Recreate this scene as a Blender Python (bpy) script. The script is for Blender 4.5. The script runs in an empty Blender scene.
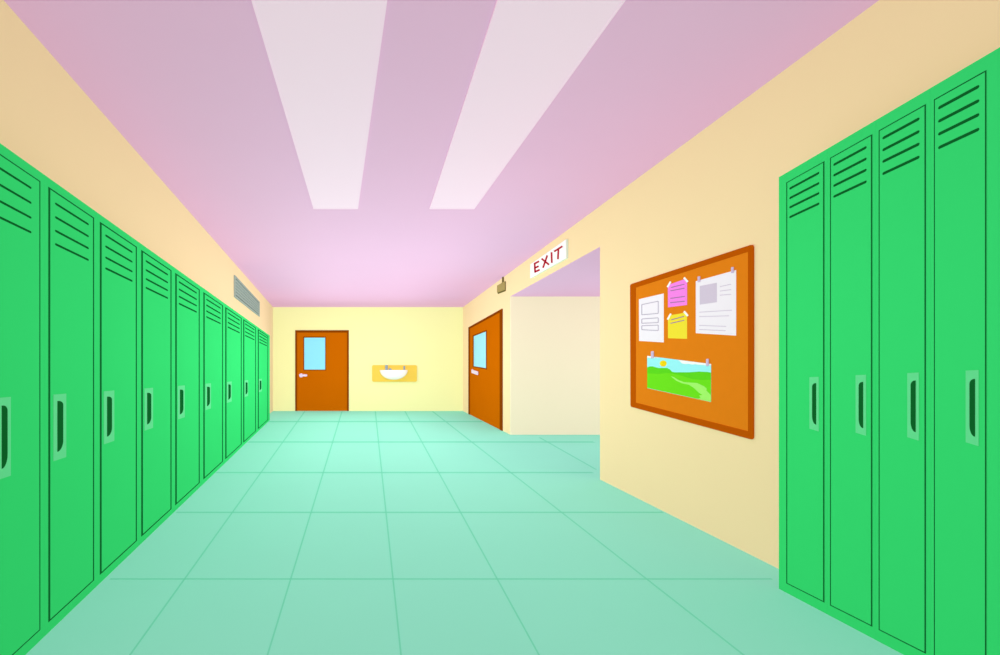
import bpy, bmesh, math
from mathutils import Vector, Matrix

# ------------------------------------------------------------------ scale
F, H, CX, CY = 520.0, 1.1, 379.0, 369.0        # focal length, eye height, principal point
XR = 2.0 * H                                    # right wall
YB = F * H / 42.0                               # end wall
ZC = 2.475 * H                                  # ceiling
YA0, YA1 = F * XR / 221.0, F * XR / 131.5       # side passage, near and far side
ZA = 2.103 * H                                    # side passage ceiling
LW = (-1.4240799544, -0.0992808425)             # left wall:  X = a + b*Y
LL = (-1.1459114139, -0.1074289084)             # left locker fronts
RL = (2.0783333333, -0.0294227855)              # right locker fronts

scene = bpy.context.scene
COL = scene.collection
scene.cycles.diffuse_bounces = 1


def lin(c):
    out = []
    for v in c:
        v = v / 255.0
        out.append(v / 12.92 if v <= 0.04045 else ((v + 0.055) / 1.055) ** 2.4)
    return out


def material(name, rgb, rough=0.55, spec=0.15, metal=0.0, emit=None, vary=0.0, scale=6.0):
    key = name
    m = bpy.data.materials.new(name)
    m.use_nodes = True
    nt = m.node_tree
    b = nt.nodes['Principled BSDF']
    c = [min(0.96, v * g) for v, g in zip(lin(rgb), GAIN.get(key, (1, 1, 1)))]
    b.inputs['Base Color'].default_value = (*c, 1)
    b.inputs['Roughness'].default_value = rough
    b.inputs['Specular IOR Level'].default_value = spec
    b.inputs['Metallic'].default_value = metal
    if vary:
        tc = nt.nodes.new('ShaderNodeTexCoord')
        nz = nt.nodes.new('ShaderNodeTexNoise')
        nz.inputs['Scale'].default_value = scale
        nz.inputs['Detail'].default_value = 3
        mx = nt.nodes.new('ShaderNodeMix')
        mx.data_type = 'RGBA'
        mx.inputs['A'].default_value = (*[v * (1 - vary) for v in c], 1)
        mx.inputs['B'].default_value = (*[min(1, v * (1 + vary)) for v in c], 1)
        nt.links.new(tc.outputs['Object'], nz.inputs['Vector'])
        nt.links.new(nz.outputs['Fac'], mx.inputs['Factor'])
        nt.links.new(mx.outputs['Result'], b.inputs['Base Color'])
    if emit:
        b.inputs['Emission Color'].default_value = (*lin(rgb), 1)
        b.inputs['Emission Strength'].default_value = emit
    return m


GAIN = {                                         # pigment strength of each paint, per channel
    'floor_tile': (0.80, 0.98, 0.96), 'mauve_ceiling': (1.09, 0.92, 1.05), 'peach_paint': (1.13, 1.03, 1.02),
    'yellow_paint': (1.0, 0.99, 1.02), 'cream_paint': (1.10, 0.99, 1.01), 'green_enamel': (1.08, 0.985, 1.05),
    'orange_wood': (0.92, 0.90, 0.4), 'cork': (1.03, 0.95, 0.95), 'lamp_diffuser': (0.97, 0.79, 0.90),
}

M = {
    'floor': material('floor_tile', (158, 232, 205), 0.7, 0.02, vary=0.015, scale=1.5),
    'grout': material('floor_joint', (116, 219, 181), 0.6, 0.0),
    'wall': material('peach_paint', (247, 222, 175), 0.8, 0.0, vary=0.01, scale=2),
    'end': material('yellow_paint', (254, 250, 178), 0.8, 0.0, vary=0.006, scale=2),
    'pale': material('cream_paint', (253, 238, 205), 0.8, 0.0, vary=0.006, scale=2),
    'ceil': material('mauve_ceiling', (226, 188, 214), 0.85, 0.0, vary=0.01, scale=2),
    'lamp': material('lamp_diffuser', (244, 226, 238), 0.5, 0.0, emit=0.12),
    'green': material('green_enamel', (54, 222, 115), 0.5, 0.0, vary=0.012, scale=3),
    'seam': material('dark_green_gap', (20, 106, 50), 0.6, 0.0),  # dark colour standing in for the shaded gap round locker doors
    'plate': material('pale_green_plate', (105, 226, 152), 0.45, 0.0),
    'slot': material('deep_green_recess', (16, 98, 42), 0.5, 0.0),
    'wood': material('orange_wood', (206, 106, 4), 0.5, 0.0, vary=0.03, scale=3),
    'woodd': material('brown_frame', (135, 62, 6), 0.5, 0.0),
    'glass': material('pale_blue_glass', (140, 226, 250), 0.3, 0.08),
    'handle': material('pale_metal', (226, 208, 240), 0.35, 0.3),
    'cork': material('cork', (226, 132, 26), 0.8, 0.0, vary=0.03, scale=12),
    'bframe': material('board_wood', (190, 86, 4), 0.55, 0.0, vary=0.02, scale=5),
    'paper': material('white_paper', (246, 239, 250), 0.8, 0.0),
    'pink': material('pink_paper', (252, 136, 238), 0.8, 0.0),
    'yellow': material('yellow_paper', (245, 226, 60), 0.8, 0.0),
    'tape': material('white_tape', (255, 252, 253), 0.6, 0.1),
    'ink': material('grey_violet_ink', (184, 172, 196), 0.8, 0.0),
    'inkp': material('pale_violet_ink', (214, 200, 222), 0.8, 0.0),
    'inkd': material('plum_ink', (160, 120, 160), 0.8, 0.0),
    'pin': material('lavender_plastic', (208, 190, 224), 0.5, 0.0),
    'sky': material('drawn_sky', (158, 244, 252), 0.8, 0.0),
    'hill': material('drawn_hill', (112, 224, 36), 0.8, 0.0),
    'hillb': material('drawn_far_hill', (96, 214, 36), 0.8, 0.0),
    'track': material('drawn_path', (166, 244, 112), 0.8, 0.0),
    'sun': material('drawn_sun', (250, 220, 24), 0.8, 0.0),
    'sunr': material('drawn_sun_shade', (255, 190, 20), 0.8, 0.05),
    'sign': material('white_sign', (255, 255, 255), 0.4, 0.0),
    'signs': material('pale_green_case', (218, 232, 212), 0.5, 0.0),
    'red': material('red_letter', (180, 10, 44), 0.5, 0.0),
    'olive': material('olive_case', (172, 152, 96), 0.5, 0.0),
    'olived': material('dark_olive_case', (112, 98, 56), 0.5, 0.0),
    'vent': material('grey_green_metal', (160, 174, 166), 0.5, 0.0),
    'ventd': material('dark_vent_gap', (104, 120, 114), 0.6, 0.0),
    'panel': material('mustard_panel', (243, 204, 84), 0.5, 0.0, vary=0.01, scale=3),
    'basin': material('white_ceramic', (253, 247, 253), 0.25, 0.4),
    'metal': material('blue_grey_metal', (140, 158, 168), 0.35, 0.3),
}


# ------------------------------------------------------------------ helpers
def link(name, bm, mats, parent=None, loc=(0, 0, 0), rz=0.0, smooth=False):
    bmesh.ops.recalc_face_normals(bm, faces=bm.faces[:])
    me = bpy.data.meshes.new(name)
    bm.to_mesh(me)
    bm.free()
    for m in (mats if isinstance(mats, (list, tuple)) else [mats]):
        me.materials.append(M[m])
    if smooth:
        for p in me.polygons:
            p.use_smooth = True
    o = bpy.data.objects.new(name, me)
    COL.objects.link(o)
    if parent is not None:
        o.parent = parent
    else:
        o.location = loc
        o.rotation_euler = (0, 0, rz)
    return o


def empty(name, label, cat, loc=(0, 0, 0), rz=0.0, group=None, kind=None):
    o = bpy.data.objects.new(name, None)
    o.empty_display_size = 0.1
    COL.objects.link(o)
    o.location = loc
    o.rotation_euler = (0, 0, rz)
    tag(o, label, cat, group, kind)
    return o


def tag(o, label=None, cat=None, group=None, kind=None):
    if label: o['label'] = label
    if cat: o['category'] = cat
    if group: o['group'] = group
    if kind: o['kind'] = kind
    return o


def box(bm, x0, x1, y0, y1, z0, z1, mi=0, f=None):
    """box; f maps each corner to its final place"""
    vs = []
    for z in (z0, z1):
        for (x, y) in ((x0, y0), (x1, y0), (x1, y1), (x0, y1)):
            p = Vector((x, y, z))
            vs.append(bm.verts.new(f(p) if f else p))
    for q in ((3, 2, 1, 0), (4, 5, 6, 7), (0, 1, 5, 4), (1, 2, 6, 5), (2, 3, 7, 6), (3, 0, 4, 7)):
        bm.faces.new([vs[i] for i in q]).material_index = mi
    return vs


def slab(bm, front, push, mi=0):
    """prism: polygon of 3D points, pushed back by a vector"""
    a = [bm.verts.new(p) for p in front]
    b = [bm.verts.new(Vector(p) + push) for p in front]
    bm.faces.new(a).material_index = mi
    bm.faces.new(b[::-1]).material_index = mi
    n = len(a)
    for i in range(n):
        j = (i + 1) % n
        bm.faces.new((a[i], b[i], b[j], a[j])).material_index = mi


def prism(bm, pts, z0, z1, mi=0):
    slab(bm, [Vector((x, y, z1)) for x, y in pts], Vector((0, 0, z0 - z1)), mi)


def ring(bm, outer, inner, push, mi=0):
    """picture-frame prism between two quads"""
    n = len(outer)
    ao = [bm.verts.new(p) for p in outer]
    ai = [bm.verts.new(p) for p in inner]
    bo = [bm.verts.new(Vector(p) + push) for p in outer]
    bi = [bm.verts.new(Vector(p) + push) for p in inner]
    for i in range(n):
        j = (i + 1) % n
        for q in ((ao[i], ao[j], ai[j], ai[i]), (bo[j], bo[i], bi[i], bi[j]),
                  (ao[i], bo[i], bo[j], ao[j]), (ai[j], bi[j], bi[i], ai[i])):
            bm.faces.new(q).material_index = mi


# points of the drawing on the room's planes
def on_right(x, y, off=0.0):
    X = XR - off
    D = F * X / (x - CX)
    return Vector((X, D, H + (CY - y) / F * D))


def on_end(x, y, off=0.0):
    D = YB - off
    return Vector(((x - CX) / F * D, D, H + (CY - y) / F * D))


def on_left(x, y, off=0.0):
    D = (LW[0] + off) / ((x - CX) / F - LW[1])
    return Vector(((x - CX) / F * D, D, H + (CY - y) / F * D))


def on_floor(x, y):
    D = F * H / (y - CY)
    return Vector(((x - CX) / F * D, D, 0))


def on_ceiling(x, y):
    D = F * (ZC - H) / (CY - y)
    return Vector(((x - CX) / F * D, D, ZC))


def lwx(y): return LW[0] + LW[1] * y


# ------------------------------------------------------------------ room
Y0 = -0.8
XE = 6.6
T = 0.25

bm = bmesh.new()
prism(bm, [(lwx(Y0) - T, Y0), (XE + T, Y0), (XE + T, YB + T), (lwx(YB) - T, YB + T)], -0.2, 0.0)


def strip(p, q, w0, w1):
    d = (q - p).to_2d().normalized()
    n = Vector((-d.y, d.x))
    pts = [p.to_2d() + n * w0 / 2, p.to_2d() - n * w0 / 2, q.to_2d() - n * w1 / 2, q.to_2d() + n * w1 / 2]
    prism(bm, [(v.x, v.y) for v in pts], -0.01, 0.0006, 1)


# cross joints: image row, left end, right end
for (y, xl, xr) in ((421.6, 268.5, 483), (442.0, 248, 594), (472.6, 216, 593), (512.4, 176, 663), (579.0, 110, 772), (668, 22, 880)):
    D = F * H / (y - CY)
    w = 1.25 * D * D / (F * H)
    strip(on_floor(xl, y), on_floor(xr, y), w, w)
# long joints
for (xa, ya, xb, yb, wa, wb) in ((304.9, 411.3, 130, 655, .03, .007), (342, 411.3, 267.5, 655, .03, .006),
                                 (375.3, 411.3, 401, 655, .03, .006), (405, 411.3, 539, 655, .03, .006),
                                 (432.5, 411.3, 743.6, 655, .04, .008), (539.5, 437.5, 596, 469.5, .03, .022)):
    p, q = on_floor(xa, ya), on_floor(xb, yb)
    if yb > 600:
        d = (q - p)
        q2 = q + d * (1.0 / max(1e-6, abs(d.y)))
        wb = wb - (wa - wb) * 0.06
        q = q2
    strip(p, q, wa, max(wb, .004))
tag(link('floor', bm, ['floor', 'grout']), kind='structure')

bm = bmesh.new()
prism(bm, [(lwx(Y0) - T, Y0), (XR + T, Y0), (XR + T, YB + T), (lwx(YB) - T, YB + T)], ZC, ZC + 0.15)
tag(link('ceiling', bm, 'ceil'), kind='structure')

bm = bmesh.new()
prism(bm, [(XR, YA0), (XE, YA0), (XE, YA1), (XR, YA1)], ZA, ZA + 0.004)
tag(link('ceiling_side_passage', bm, 'ceil'), kind='structure')

bm = bmesh.new()
prism(bm, [(lwx(Y0), Y0), (lwx(YB), YB), (lwx(YB) - T, YB), (lwx(Y0) - T, Y0)], 0, ZC)
tag(link('wall_left', bm, 'wall'), kind='structure')

bm = bmesh.new()
box(bm, lwx(YB) - T, XR + T, YB, YB + T, 0, ZC)
tag(link('wall_back', bm, 'end'), kind='structure')

bm = bmesh.new()
box(bm, XR, XR + T, Y0, YA0, 0, ZC)
box(bm, XR + T, XE, YA0 - T, YA0, 0, ZA)
tag(link('wall_right', bm, 'wall'), kind='structure')

bm = bmesh.new()
box(bm, XR, XR + T, YA0, YA1, ZA + 0.004, ZC)
tag(link('wall_right_header', bm, 'wall'), kind='structure')

bm = bmesh.new()
box(bm, XR, XR + T, YA1 + 0.03, YB, 0, ZC)
box(bm, XR, XR + T, YA1, YA1 + 0.03, ZA + 0.004, ZC)
tag(link('wall_right_far', bm, 'wall'), kind='structure')

bm = bmesh.new()
box(bm, XR, XE, YA1, YA1 + 0.03, 0, ZA)
tag(link('wall_side_passage', bm, 'pale'), kind='structure')
bm = bmesh.new()
box(bm, XE, XE + 0.1, YA0 - T, YA1 + 0.03, 0, ZA)
tag(link('wall_side_passage_end', bm, 'pale'), kind='structure')

# ------------------------------------------------------------------ ceiling lights
for (near, far, side) in ((((252, 0), (387, 0)), ((313.5, 208), (358, 208)), 'left'),
                          (((497, 0), (624, 0)), ((429.5, 208), (474.3, 208)), 'right')):
    n0, n1 = (on_ceiling(*p) for p in near)
    f0, f1 = (on_ceiling(*p) for p in far)
    k = 0.45
    n0, n1 = n0 + (n0 - f0) * k, n1 + (n1 - f1) * k
    c = (n0 + n1 + f0 + f1) / 4
    root = empty('ceiling_light', 'long flat whitish light panel set in the mauve ceiling, the %s of the two' % side,
                 'ceiling light', (c.x, c.y, ZC), group='ceiling light panels')
    q = [p - c for p in (n0, n1, f1, f0)]
    cc = sum(q, Vector()) / 4
    inn = [Vector((p.x * .965, p.y * .997, 0)) for p in q]
    dz = Vector((0, 0, -0.012))
    bm = bmesh.new()
    ring(bm, [p + dz for p in q], [p + dz for p in inn], -dz)
    link('frame', bm, 'lamp', root)
    bm = bmesh.new()
    slab(bm, [p + dz * .8 for p in inn], -dz * .8)
    link('diffuser', bm, 'lamp', root)


# ------------------------------------------------------------------ lockers
def locker_row(plane, spans, side, zfun, doors, top, dims, labels, group, backfun):
    """plane X = a+b*Y; spans/doors in Y; side +1 faces +X, -1 faces -X"""
    a, b = plane
    for i, ((y0, y1), (d0, d1)) in enumerate(zip(spans, doors)):
        ym = (y0 + y1) / 2
        base = Vector((a + b * ym, ym, 0))
        rz = -math.atan(b)
        ks = math.hypot(1, b)
        # local frame: x outwards along +X side, y along the row
        g = i / max(1, len(spans) - 1)
        k = lambda p: Vector((p.x * side, p.y, p.z * zfun(ym + p.y / ks)))
        L = lambda y: (y - ym) * ks
        root = empty('locker', labels[i], 'locker', base, rz, group=group)
        # body: reaches back to the wall
        dep0, dep1 = backfun(y0), backfun(y1)
        bm = bmesh.new()
        s0, s1 = L(y0) + 0.0003, L(y1) - 0.0003
        vs = []
        for z in (0, top):
            for (x, y) in ((0, s0), (0, s1), (-dep1, s1), (-dep0, s0)):
                vs.append(bm.verts.new(k(Vector((x, y, z)))))
        for q in ((3, 2, 1, 0), (4, 5, 6, 7), (0, 1, 5, 4), (1, 2, 6, 5), (2, 3, 7, 6), (3, 0, 4, 7)):
            bm.faces.new([vs[j] for j in q])
        link('body', bm, 'green', root)
        e0, e1 = L(d0), L(d1)
        if e0 > e1: e0, e1 = e1, e0
        w = e1 - e0
        gs, gz = dims['gs'](g) * w, dims['gz'](g)
        zt, zb = dims['door_top'], dims['door_bottom']
        # dark flush strip round the door, the gap's shade put in as colour
        V = lambda y, z, x: k(Vector((x, y, z)))
        X1 = 0.0012
        out = [V(e0, zb, X1), V(e1, zb, X1), V(e1, zt, X1), V(e0, zt, X1)]
        inn = [V(e0 + gs, zb + gz, X1), V(e1 - gs, zb + gz, X1), V(e1 - gs, zt - gz, X1), V(e0 + gs, zt - gz, X1)]
        push = Vector((-0.0012 * side, 0, 0))
        bm = bmesh.new()
        ring(bm, out, inn, push)
        link('door_gap_strip', bm, 'seam', root)
        bm = bmesh.new()
        slab(bm, inn, push)
        door = link('door', bm, 'green', root)
        # louvre slots, round ended
        bm = bmesh.new()
        flip = dims['flip']
        G = lambda n: dims[n](g) if callable(dims[n]) else dims[n]
        fr = lambda u: (e1 - u * w) if flip else (e0 + u * w)
        v0, v1 = sorted((fr(dims['v0']), fr(G('v1'))))
        for zv in dims['vents']:
            r = dims['vr'](g)
            ry = r * dims['vas'](g)
            pts = []
            for kk in range(9):
                t = -math.pi / 2 + math.pi * kk / 8
                pts.append((v1 - ry + ry * math.cos(t), zv + r * math.sin(t)))
            for kk in range(9):
                t = math.pi / 2 + math.pi * kk / 8
                pts.append((v0 + ry + ry * math.cos(t), zv + r * math.sin(t)))
            slab(bm, [V(y, z, 0.0018) for y, z in pts], Vector((-0.0006 * side, 0, 0)))
        link('vent_slots', bm, 'slot', door)
        # handle plate with recessed D-shaped grip, rounded on the far side
        p0, p1 = fr(G('p0')), fr(G('p1'))
        bm = bmesh.new()
        slab(bm, [V(p0, G('pz0'), .0035), V(p1, G('pz0') - dims.get('slant', 0), .0035), V(p1, G('pz1'), .0035), V(p0, G('pz1'), .0035)],
             Vector((-0.0023 * side, 0, 0)))
        hp = link('handle_plate', bm, 'plate', door)
        g0, g1 = sorted((fr(G('g0')), fr(G('g1'))))
        gw = g1 - g0
        z0, z1 = G('gz0'), G('gz1')
        pts = [(g0, z0), (g0, z1)]
        hh = z1 - z0
        for kk in range(7):                       # upper far corner, small
            t = math.pi / 2 - math.pi / 2 * kk / 6
            pts.append((g1 - gw * .8 + gw * .8 * math.cos(t), z1 - hh * .09 + hh * .09 * math.sin(t)))
        for kk in range(9):                       # lower far corner, long
            t = -math.pi / 2 * kk / 8
            pts.append((g0 + gw * math.cos(t), z0 + hh * .2 + hh * .2 * math.sin(t)))
        pts = pts[:-1]
        bm = bmesh.new()
        slab(bm, [V(y, z, .0045) for y, z in pts], Vector((-0.001 * side, 0, 0)))
        link('handle_grip', bm, 'slot', hp)


def py(x, plane):
    return plane[0] / ((x - CX) / F - plane[1])


ORD = ['first', 'second', 'third', 'fourth', 'fifth', 'sixth', 'seventh', 'eighth', 'ninth']
edges = [(None, 40.1), (48.3, 93.9), (99.8, 136.7), (141.2, 171.4), (175.2, 199.6), (203.3, 222.9), (225.2, 241.6), (243.2, 255.9), (257.8, 268.1)]
dl = []
for e0, e1 in edges:
    dl.append((1.80 if e0 is None else py(e0, LL), py(e1, LL)))
bounds = [dl[0][0] - 0.03] + [py((edges[i][1] + edges[i + 1][0]) / 2, LL) for i in range(8)] + [py(269.8, LL)]
spans = [(bounds[i], bounds[i + 1]) for i in range(9)]
lab = ['green locker in the long left row, %s from the near end' % o for o in ORD]
lab[0] = 'green locker at the near end of the left row, cut by the picture edge'
lab[8] = 'narrow-looking green locker at the far end of the left row, below the wall vent'
locker_row(LL, spans, 1, lambda y: 1 - 0.0046 * (y - 2), dl, 1.727 * H,
           dict(gs=lambda g: .026 + .05 * g, gz=lambda g: .005 + .011 * g, door_top=1.692 * H, door_bottom=.040 * H,
                flip=False, v0=.12, v1=lambda g: .785 if g == 0 else .86, vents=[1.645 * H, 1.592 * H, 1.539 * H, 1.487 * H],
                vr=lambda g: .0042 + .005 * g, vas=lambda g: 1.5 + 4 * g,
                p0=.085, p1=.335, pz0=.645 * H, pz1=lambda g: (.907 - .04 * g) * H, g0=lambda g: .155 - .01 * g, g1=lambda g: .265 + .025 * g, gz0=.677 * H, gz1=lambda g: (.881 - .045 * g) * H),
           lab, 'green lockers along the left wall',
           lambda y: (LL[0] + LL[1] * y - lwx(y)) * math.cos(math.atan(LL[1])) - 0.004)

edges = [(786.5, 824.5), (830.2, 872.4), (878.9, 926.0), (934.2, 986.5)]
dr = [(py(b_, RL), py(a_, RL)) for a_, b_ in edges][::-1]
bx = [778.8] + [(edges[i][1] + edges[i + 1][0]) / 2 for i in range(3)] + [1004]
sp = [(py(bx[i + 1], RL), py(bx[i], RL)) for i in range(4)][::-1]
lab = ['green locker nearest the camera in the short right row, its outer edge past the picture',
       'green locker in the short right row, second from the near end',
       'green locker in the short right row, third from the near end',
       'green locker at the far end of the short right row, beside the noticeboard wall']
locker_row(RL, sp, -1, lambda y: 1 + 0.049 * (2.605 - y), dr, 1.8726 * H,
           dict(gs=lambda g: .022 + .008 * g, gz=lambda g: .0045, door_top=1.829 * H, door_bottom=.042 * H,
                flip=True, v0=.09, v1=.88, vents=[1.793 * H, 1.751 * H, 1.710 * H, 1.667 * H],
                vr=lambda g: .0054, vas=lambda g: 1.0,
                slant=.009, p0=.64, p1=.87, pz0=.741 * H, pz1=.957 * H, g0=.715, g1=.815, gz0=.760 * H, gz1=.931 * H),
           lab, 'green lockers along the right wall',
           lambda y: (XR - (RL[0] + RL[1] * y)) * math.cos(math.atan(RL[1])) - 0.004)


# ------------------------------------------------------------------ doors
def px_quad(fn, pts, off):
    return [fn(x, y, off) for x, y in pts]


def make_door(name, label, fn, push, outer, leaf, pane_out, pane_in, handle):
    """outer/leaf/pane as pixel corner lists TL,TR,BR,BL"""
    c = fn(*outer[3])
    d = fn(*outer[2])
    base = (c + d) / 2
    base.z = 0
    root = empty(name, label, 'door', base, kind='structure')
    loc = lambda pts, off: [p - base for p in px_quad(fn, pts, off)]
    bm = bmesh.new()
    for q in loc([outer[0], outer[3]], 0): pass
    o, l = loc(outer, .02), loc(leaf, .02)
    # frame: two jambs and a head, open at the floor
    U = [o[3], o[0], o[1], o[2], l[2], l[1], l[0], l[3]]
    for p in U:
        if p.z < 0.03: p.z = 0.0005
    for q in ((U[0], U[1], U[6], U[7]), (U[1], U[2], U[5], U[6]), (U[2], U[3], U[4], U[5])):
        slab(bm, q, push * .02)
    link('door_frame', bm, 'woodd', root)
    lf, po, pi = loc(leaf, .012), loc(pane_out, .012), loc(pane_in, .012)
    for p in lf:
        if p.z < 0.03: p.z = 0.004
    bm = bmesh.new()
    ring(bm, lf, po, push * .012)
    lv = link('door_leaf', bm, 'wood', root)
    bm = bmesh.new()
    ring(bm, loc(pane_out, .015), loc(pane_in, .015), push * .015)
    link('window_frame', bm, 'woodd', lv)
    bm = bmesh.new()
    slab(bm, loc(pane_in, .009), push * .009)
    link('window_pane', bm, 'glass', lv)
    # lever handle: round rose and a bar
    (rx, ry), (lx, ly), r, th = handle
    rose, tip = fn(rx, ry, .012) - base, fn(lx, ly, .012) - base
    n = -push
    u = (tip - rose)
    ulen = u.length
    u.normalize()
    v = n.cross(u).normalized()
    bm = bmesh.new()
    rr = r
    slab(bm, [rose + n * .012 + u * rr * math.cos(t) + v * rr * math.sin(t) for t in [2 * math.pi * i / 20 for i in range(20)]], -n * .012)
    hd = link('door_handle', bm, 'handle', lv)
    bm = bmesh.new()
    pts = []
    for i in range(9):
        t = -math.pi / 2 + math.pi * i / 8
        pts.append(rose + u * (ulen - th + th * math.cos(t)) + v * th * math.sin(t))
    for i in range(9):
        t = math.pi / 2 + math.pi * i / 8
        pts.append(rose + u * (th * math.cos(t)) + v * th * math.sin(t))
    slab(bm, [p + n * .028 for p in pts], -n * .012)
    slab(bm, [rose + n * .018 + u * rr * .5 * math.cos(t) + v * rr * .5 * math.sin(t) for t in [2 * math.pi * i / 12 for i in range(12)]], -n * .006)
    link('lever', bm, 'handle', lv)
    return root


make_door('door_1', 'orange wooden door with small window in the yellow end wall', on_end, Vector((0, 1, 0)),
          [(295.2, 330.2), (348.8, 330.2), (348.8, 411), (295.2, 411)],
          [(297.1, 332.5), (347.0, 332.5), (347.0, 411), (297.1, 411)],
          [(303.3, 336.6), (326.1, 336.6), (326.1, 370.4), (303.3, 370.4)],
          [(304.2, 337.6), (325.2, 337.6), (325.2, 369.6), (304.2, 369.6)],
          ((301.2, 375.4), (307.4, 375.4), .052, .028))
make_door('door_2', 'orange wooden door with small window in the right wall beside the side passage', on_right, Vector((1, 0, 0)),
          [(468.3, 327.4), (501.7, 308.7), (501.7, 430.3), (468.3, 413.9)],
          [(469.7, 328.6), (499.6, 312.4), (499.6, 429.2), (469.7, 414.6)],
          [(472.7, 335.4), (486.8, 329.8), (486.8, 369.6), (472.7, 366.8)],
          [(473.5, 336.2), (485.9, 331.4), (485.9, 368.2), (473.5, 366.2)],
          ((472.8, 371.2), (479.0, 373.4), .05, .04))

# ------------------------------------------------------------------ wall vent (left wall, over the lockers)
nl = Vector((1, -LW[1], 0)).normalized()
vq = [on_left(x, y, .02) for x, y in ((235, 275), (259.8, 302), (259.8, 316.6), (235, 297))]
base = sum(vq, Vector()) / 4
vent = empty('air_vent', 'grey-green slatted air vent high on the left wall above the far lockers', 'air vent', base)
q = [p - base for p in vq]


def bil(qd, u, v):
    return qd[0].lerp(qd[1], u).lerp(qd[3].lerp(qd[2], u), v)


bm = bmesh.new()
slab(bm, [p - nl * .012 for p in (bil(q, .03, .05), bil(q, .97, .05), bil(q, .97, .95), bil(q, .03, .95))], -nl * .005)
link('back_plate', bm, 'ventd', vent)
bm = bmesh.new()
ring(bm, q, [bil(q, .02, .09), bil(q, .98, .09), bil(q, .98, .91), bil(q, .02, .91)], -nl * .018)
link('frame', bm, 'vent', vent)
bm = bmesh.new()
for i in range(5):
    v0 = .155 + i * .145
    slab(bm, [bil(q, .02, v0) - nl * .002, bil(q, .98, v0) - nl * .002, bil(q, .98, v0 + .098) - nl * .002, bil(q, .02, v0 + .098) - nl * .002], -nl * .01)
link('slats', bm, 'vent', vent)

# ------------------------------------------------------------------ exit sign
px = Vector((1, 0, 0))
t = 0.026
sq = [on_right(x, y, t) for x, y in ((530.2, 264.4), (566.0, 239.3), (566.0, 258.2), (530.2, 278.4))]
base = sum(sq, Vector()) / 4
sign = empty('exit_sign', 'white boxed EXIT sign with red letters above the side passage', 'exit sign', base)
q = [p - base for p in sq]
bm = bmesh.new()
slab(bm, [p + px * .003 for p in q], px * (t - .003))
link('case', bm, 'signs', sign)
bm = bmesh.new()
slab(bm, q, px * .003)
face = link('sign_face', bm, 'sign', sign)
bm = bmesh.new()


def sgn(x, y):
    return on_right(x, y, t + .002) - base


def stroke(bm, fn, a, b, w, push, mi=0):
    """bar of pixel width w between two points, on the plane of fn"""
    dx, dy = b[0] - a[0], b[1] - a[1]
    l = math.hypot(dx, dy)
    nx, ny = -dy / l * w / 2, dx / l * w / 2
    slab(bm, [fn(a[0] + nx, a[1] + ny), fn(b[0] + nx, b[1] + ny), fn(b[0] - nx, b[1] - ny), fn(a[0] - nx, a[1] - ny)], push, mi)


# strokes measured on a 982-wide crop whose origin is (485,230), 8.183 px per pixel
S = lambda x, y: (485 + x / 8.183, 230 + y / 8.183)
for a, b in (((406, 276), (409, 347)), ((402, 277), (441, 256)), ((404, 313), (438, 296)), ((404, 345), (447, 325)),
             ((462, 234), (523, 284)), ((509, 208), (474, 309)),
             ((544, 182), (546, 269)),
             ((565, 176), (633, 133)), ((600, 156), (596, 239))):
    stroke(bm, sgn, S(*a), S(*b), 1.65, px * .002)
link('lettering', bm, 'red', face)

# ------------------------------------------------------------------ small hanging box left of the sign
S = lambda x, y: (485 + x / 8.183, 230 + y / 8.183)
t = 0.028
bq = [on_right(*S(*p), t) for p in ((98, 456), (158, 421), (158, 489), (98, 513))]
base = sum(bq, Vector()) / 4
top = Vector((base.x, base.y, ZC))
hb = empty('hanging_box', 'small olive brown box hanging by a short rod left of the EXIT sign', 'wall device', base)
q = [p - base for p in bq]
bm = bmesh.new()
slab(bm, q, px * .012)
link('cover', bm, 'olive', hb)
bm = bmesh.new()
slab(bm, [q[0] + px * .012, q[1] + px * .012, q[2] + px * .012 - Vector((0, 0, .022)), q[3] + px * .012 - Vector((0, 0, .022))], px * .015)
link('housing', bm, 'olived', hb)
bm = bmesh.new()
a = (on_right(*S(147, 425), .015) - base)
zt = ZC - base.z
rr = .018
cen = Vector((a.x, a.y, 0))
z0 = max(p.z for p in q) - 0.03
slab(bm, [cen + Vector((rr * math.cos(w), rr * math.sin(w), z0)) for w in [2 * math.pi * i / 16 for i in range(16)]], Vector((0, 0, zt - z0)))
link('rod', bm, 'olived', hb)

# ------------------------------------------------------------------ noticeboard
BO = [(630.0, 284.4), (752.6, 244.2), (752.6, 439.9), (630.4, 406.6)]
BI = [(635.2, 287.6), (747.9, 251.6), (747.9, 431.4), (635.1, 402.6)]
oq = [on_right(x, y, .011) for x, y in BO]
iq = [on_right(x, y, .011) for x, y in BI]
base = sum(oq, Vector()) / 4
board = empty('noticeboard', 'large cork noticeboard in an orange wooden frame on the right wall', 'noticeboard', base)


def rounded(qd, r, n=5):
    out = []
    m = len(qd)
    for i in range(m):
        p, a, b = qd[i], qd[i - 1], qd[(i + 1) % m]
        da, db = (a - p).normalized(), (b - p).normalized()
        s, e = p + da * r, p + db * r
        for k in range(n + 1):
            u = k / n
            out.append(s.lerp(p, u).lerp(p.lerp(e, u), u))
    return out


bm = bmesh.new()
ro = rounded([p - base for p in oq], .022)
ri = rounded([p - base for p in iq], .004)
ring(bm, ro, ri, px * .010)
link('frame', bm, 'bframe', board)
bm = bmesh.new()
slab(bm, [on_right(x, y, .006) - base for x, y in BI], px * .005)
link('cork_panel', bm, 'cork', board)

OFF = 0.0066        # front of the cork
PT = 0.0006         # thickness of a sheet


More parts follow.
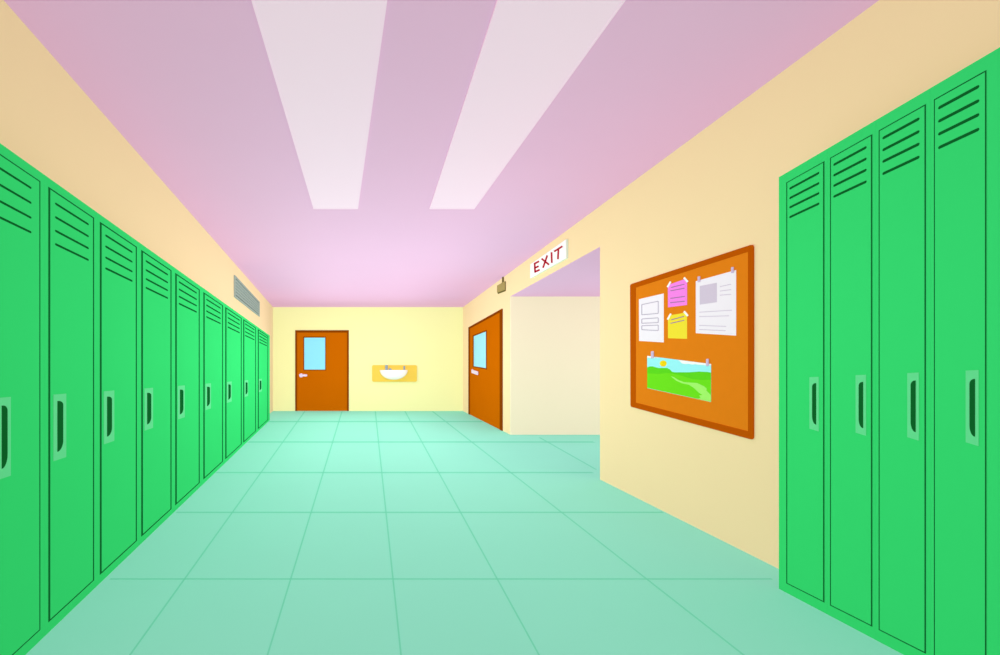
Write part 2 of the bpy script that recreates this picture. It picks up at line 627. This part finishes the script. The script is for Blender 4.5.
def sheet(name, label, cat, outline, mat, drawings, group=None):
    """flat sheet on the cork; drawings = list of (material, kind, data), all in one mesh"""
    pts = [on_right(x, y, OFF + PT) for x, y in outline]
    b0 = sum(pts, Vector()) / len(pts)
    bm = bmesh.new()
    mats = [mat]
    slab(bm, [p - b0 for p in pts], px * PT)
    lift = 0
    for (m, kind, data) in drawings:
        if m not in mats: mats.append(m)
        mi = mats.index(m)
        lift += 1
        off = OFF + PT + .0002 + .00002 * lift
        fn = lambda x, y: on_right(x, y, off) - b0
        if kind == 'line':
            for (a, b, w) in data: stroke(bm, fn, a, b, w, px * .0003, mi)
        elif kind == 'poly':
            slab(bm, [fn(*p) for p in data], px * .0003, mi)
        elif kind == 'outline':
            d, w = data
            for i in range(4): stroke(bm, fn, d[i], d[(i + 1) % 4], w, px * .0003, mi)
    o = link(name, bm, mats, None, b0)
    tag(o, label, cat, group)
    return o, b0


def pin(x0, x1, y0, y1, label):
    pts = [(x0, y0), (x1, y0 - .4), (x1, y1 - .4), (x0, y1)]
    w = [on_right(x, y, OFF + .008) for x, y in pts]
    b0 = sum(w, Vector()) / 4
    bm = bmesh.new()
    slab(bm, [p - b0 for p in rounded(w, .004, 3)], px * .0055)
    o = link('clip', bm, 'pin', None, b0)
    tag(o, label, 'clip', 'lavender clips on the noticeboard')


def tape(parent, b0, a, b, w):
    bm = bmesh.new()
    fn = lambda x, y: on_right(x, y, OFF + PT + .0012) - b0
    stroke(bm, fn, a, b, w, px * .0006)
    link('tape', bm, 'tape', parent)


sheet('paper_sheet', 'white form with three empty outlined boxes at the noticeboard top left', 'paper sheet',
      [(638.9, 299.2), (663.7, 293.4), (663.7, 342.4), (639.1, 340.9)], 'paper',
      [('ink', 'outline', ([(641.8, 304.6), (658.2, 301.2), (658.2, 313.4), (641.8, 314.8)], .8)),
       ('ink', 'outline', ([(641.8, 319.0), (658.2, 317.8), (658.2, 322.6), (641.8, 323.3)], .8)),
       ('ink', 'outline', ([(641.8, 325.8), (658.2, 325.1), (658.2, 330.6), (641.8, 329.7)], .8))])
o, b0 = sheet('sticky_note', 'pink square note taped to the noticeboard above the yellow one', 'note',
              [(667.9, 287.4), (670.2, 284.2), (685.2, 279.0), (687.0, 282), (687.0, 305.0), (668.0, 307.3)], 'pink',
              [('inkd', 'line', [((671.0, 287.5), (684.4, 284.2), .9), ((670.6, 290.8), (684.4, 288.2), .9),
                                 ((670.4, 298.4), (684.8, 296.4), .9), ((670.2, 302.7), (684.8, 301.2), .9)])], 'taped notes')
tape(o, b0, (667.4, 287.2), (670.6, 281.6), 1.7)
tape(o, b0, (683.9, 277.6), (687.7, 281.9), 2.0)
o, b0 = sheet('sticky_note', 'yellow square note taped to the noticeboard below the pink one', 'note',
              [(667.9, 319), (670.2, 315.3), (685.0, 312.6), (687.0, 315.5), (687.0, 338.9), (668.0, 338.2)], 'yellow',
              [('inkd', 'line', [((671.0, 319.9), (684.3, 316.3), .9), ((670.4, 323.4), (684.3, 320.2), .9)])], 'taped notes')
tape(o, b0, (667.4, 319.6), (670.8, 313.6), 1.7)
tape(o, b0, (683.9, 311.4), (687.9, 315.9), 2.0)
sheet('paper_sheet', 'large white notice with a grey picture block at the noticeboard top right', 'paper sheet',
      [(695.8, 281.2), (736.1, 270.0), (736.1, 335.6), (695.8, 333.2)], 'paper',
      [('inkp', 'poly', [(699.7, 286.0), (716.9, 282.7), (716.9, 302.2), (699.8, 304.6)]),
       ('inkp', 'line', [((719.8, 286.6), (731.2, 284.2), .8), ((719.8, 291.1), (731.2, 289.6), .8), ((719.8, 295.2), (731.2, 294.3), .8),
                         ((699.2, 312.2), (732.0, 310.2), .8), ((699.2, 316.6), (729.0, 315.8), .8),
                         ((699.2, 325.4), (726.2, 326.4), .8), ((699.2, 329.5), (725.6, 330.7), .8)])])
B = lambda x, y: (625 + x / 5.957, 335 + y / 5.957)
circ = lambda cx, cy, rx, ry, n=18: [(cx + rx * math.cos(2 * math.pi * i / n), cy + ry * math.sin(2 * math.pi * i / n)) for i in range(n)]
sheet('landscape_drawing', 'bright drawing of green hills, path and sun pinned below the notes', 'drawing',
      [(647.2, 355.8), (711.0, 364.0), (711.0, 402.0), (647.2, 388.1)], 'sky',
      [('hillb', 'poly', [B(132, 192), B(150, 187), B(165, 187), B(185, 193), B(205, 197), B(230, 196), B(250, 196), B(268, 205), B(280, 219), B(300, 222),
                         B(380, 222), B(440, 218), B(490, 220), B(512, 224), B(512, 398), B(132, 315)]),
       ('hill', 'poly', [B(132, 228), B(200, 232), B(260, 226), B(330, 240), B(400, 262), B(460, 268), B(512, 266), B(512, 398), B(132, 315)]),
       ('track', 'poly', [B(273, 245), B(290, 250), B(318, 268), B(350, 280), B(400, 284), B(430, 286), B(470, 305), B(488, 320), B(484, 330), B(512, 358),
                         B(512, 398), B(430, 381), B(450, 374), B(442, 360), B(462, 357), B(440, 344), B(410, 315), B(380, 296), B(340, 288), B(305, 272)]),
       ('tape', 'poly', [B(132, 124), B(205, 136), B(190, 138), B(183, 131), B(178, 138), B(160, 139), B(140, 135), B(132, 136)]),
       ('tape', 'poly', [B(318, 149), B(512, 173), B(512, 181), B(470, 179), B(440, 177), B(420, 174), B(400, 176), B(380, 171), B(360, 173), B(340, 170), B(330, 160)]),
       ('sun', 'poly', circ(663.2, 363.5, 3.5, 3.1)),
       ('sunr', 'line', [(B(214, 178), B(240, 184), .9), (B(222, 162), B(236, 170), .8)])])
pin(697.6, 699.5, 276.6, 282.4, 'lavender clip holding the left corner of the large white notice')
pin(731.0, 733.0, 267.3, 273.3, 'lavender clip holding the right corner of the large white notice')
pin(650.9, 653.2, 351.4, 358.4, 'lavender clip holding the left corner of the landscape drawing')
pin(706.0, 708.1, 359.1, 366.2, 'lavender clip holding the right corner of the landscape drawing')

# ------------------------------------------------------------------ washbasin on the end wall
OFFP = 0.07
S = lambda x, y: (365 + x / 16.37, 355 + y / 16.37)
pq = [on_end(*S(*p), OFFP) for p in ((116, 166), (850, 166), (850, 438), (116, 438))]
base = sum(pq, Vector()) / 4
sink = empty('washbasin', 'white half-round washbasin with taps on a mustard wall panel', 'washbasin', base)
bm = bmesh.new()
slab(bm, [p - base for p in rounded(pq, .045)], Vector((0, OFFP - .001, 0)))
link('wall_panel', bm, 'panel', sink)
l0 = on_end(*S(241, 246), OFFP + .16) - base
l1 = on_end(*S(706, 246), OFFP + .16) - base
bt = on_end(*S(472, 408), OFFP + .16) - base
cx, rx, zt, rz = (l0.x + l1.x) / 2, (l1.x - l0.x) / 2, l0.z, l0.z - bt.z
bm = bmesh.new()
# bowl: half an ellipsoid standing out from the panel, hollow on top
NU, NV = 28, 10
ry = .40


def shell(sx, sy, sz, z0):
    rows = []
    for j in range(NV + 1):
        ph = math.pi / 2 * j / NV
        row = []
        for i in range(NU + 1):
            th = math.pi * i / NU
            row.append(bm.verts.new((cx + sx * math.cos(th) * math.cos(ph), -sy * math.sin(th) * math.cos(ph), z0 - sz * math.sin(ph))))
            if j == NV: break
        rows.append(row)
    for j in range(NV):
        for i in range(NU):
            if j == NV - 1:
                bm.faces.new((rows[j][i], rows[j][i + 1], rows[j + 1][0]))
            else:
                bm.faces.new((rows[j][i], rows[j][i + 1], rows[j + 1][i + 1], rows[j + 1][i]))
    return rows


def shift(rows, dy):
    for r in rows:
        for v in r: v.co.y += dy


ro = shell(rx, ry, rz, zt)
ri = shell(rx * .9, ry * .88, rz * .85, zt)
shift(ri, -.012)
for i in range(NU):
    bm.faces.new((ro[0][i], ri[0][i], ri[0][i + 1], ro[0][i + 1]))
# back face between the shells
for j in range(NV):
    a1, b1 = ro[j][0], ro[j + 1][0]
    c1, d1 = ri[j][0], ri[j + 1][0]
    if j == NV - 1:
        a2, c2 = ro[j][NU], ri[j][NU]
        bm.faces.new((a1, b1, d1, c1)); bm.faces.new((a2, c2, d1, b1))
    else:
        bm.faces.new((a1, b1, d1, c1)); bm.faces.new((ro[j][NU], ri[j][NU], ri[j + 1][NU], ro[j + 1][NU]))
link('basin', bm, 'basin', sink, smooth=True)


def cyl(bm, c, r, z0, z1, n=16, cap=True):
    slab(bm, [Vector((c.x + r * math.cos(2 * math.pi * i / n), c.y + r * math.sin(2 * math.pi * i / n), z1)) for i in range(n)], Vector((0, 0, z0 - z1)))


def tapx(x): return on_end(*S(x, 246), OFFP + .06) - base


ztop = (on_end(*S(350, 164), OFFP + .06) - base).z
bm = bmesh.new()
cyl(bm, Vector((tapx(352).x, -.045, 0)), .036, zt - .02, ztop)
link('tap', bm, 'metal', sink)
bm = bmesh.new()
c = Vector((tapx(412).x, -.06, zt - .01))
zs = (on_end(*S(412, 216), OFFP + .06) - base).z - c.z
bmesh.ops.create_uvsphere(bm, u_segments=16, v_segments=10, radius=1, matrix=Matrix.Translation(c) @ Matrix.Diagonal((.043, .05, zs, 1)))
link('spout', bm, 'metal', sink, smooth=True)
bm = bmesh.new()
z2 = (on_end(*S(643, 180), OFFP + .06) - base).z
cyl(bm, Vector((tapx(643).x, -.045, 0)), .023, zt - .02, z2)
link('tap', bm, 'metal', sink)


# ------------------------------------------------------------------ light
LP = 5.6
def lamp(name, kind, loc, power, size=.4, col=(1, 1, 1)):
    d = bpy.data.lights.new(name, kind)
    d.energy = power
    d.color = col
    if kind == 'POINT': d.shadow_soft_size = size
    o = bpy.data.objects.new(name, d)
    o.location = loc
    COL.objects.link(o)
    return o


NL = 11
for i in range(NL):                                # unseen double row of soft fill lights added along the corridor
    for dx in (-0.85, 0.85):
        lamp('corridor_fill', 'POINT', (0.42 - 0.08 * i + dx * (1 if dx > 0 else 0.9), -0.2 + i * 1.22, 1.36),
             LP * (0.08 + 2.2 * min(1, i / 6) ** 1.5), .45)
lamp('passage_fill', 'POINT', (4.2, 6.9, 1.3), 24, .4)  # unseen fill light added to brighten the side passage

# shadowless fill suns added from several directions for flat, even light
FILL = {'down': ((0, 0, -1), 1.16), 'up': ((0, 0, 1), 1.16), 'to_left': ((-1, 0, 0), 0.9), 'to_right': ((1, 0, 0), 1.22), 'ahead': ((0, 1, 0), 1.3)}
for nm, (d, e) in FILL.items():
    o = lamp('fill_' + nm, 'SUN', (0, 3, 1.3), e)
    o.data.use_shadow = False
    o.data.angle = 0.3
    if nm == 'to_right': o.data.color = (1, .93, .92)
    o.data.specular_factor = 0.0
    o.rotation_euler = Vector(d).to_track_quat('-Z', 'Y').to_euler()

w = bpy.data.worlds.new('daylight')
scene.world = w
w.use_nodes = True
w.node_tree.nodes['Background'].inputs['Color'].default_value = (1, 1, 1, 1)
w.node_tree.nodes['Background'].inputs['Strength'].default_value = 0.25

# ------------------------------------------------------------------ camera
cam = bpy.data.cameras.new('camera')
cam.sensor_fit = 'HORIZONTAL'
cam.sensor_width = 36.0
cam.lens = F / 1000.0 * 36.0
cam.shift_x = (500 - CX) / 1000.0
cam.shift_y = (CY - 327.5) / 1000.0
cam.clip_start = 0.05
co = bpy.data.objects.new('camera', cam)
co.location = (0, 0, H)
co.rotation_euler = (math.pi / 2, 0, 0)
COL.objects.link(co)
scene.camera = co

scene.view_settings.view_transform = 'Standard'
scene.view_settings.look = 'None'
scene.view_settings.gamma = 1.0
scene.view_settings.exposure = 0.0
scene.view_settings.use_curve_mapping = False
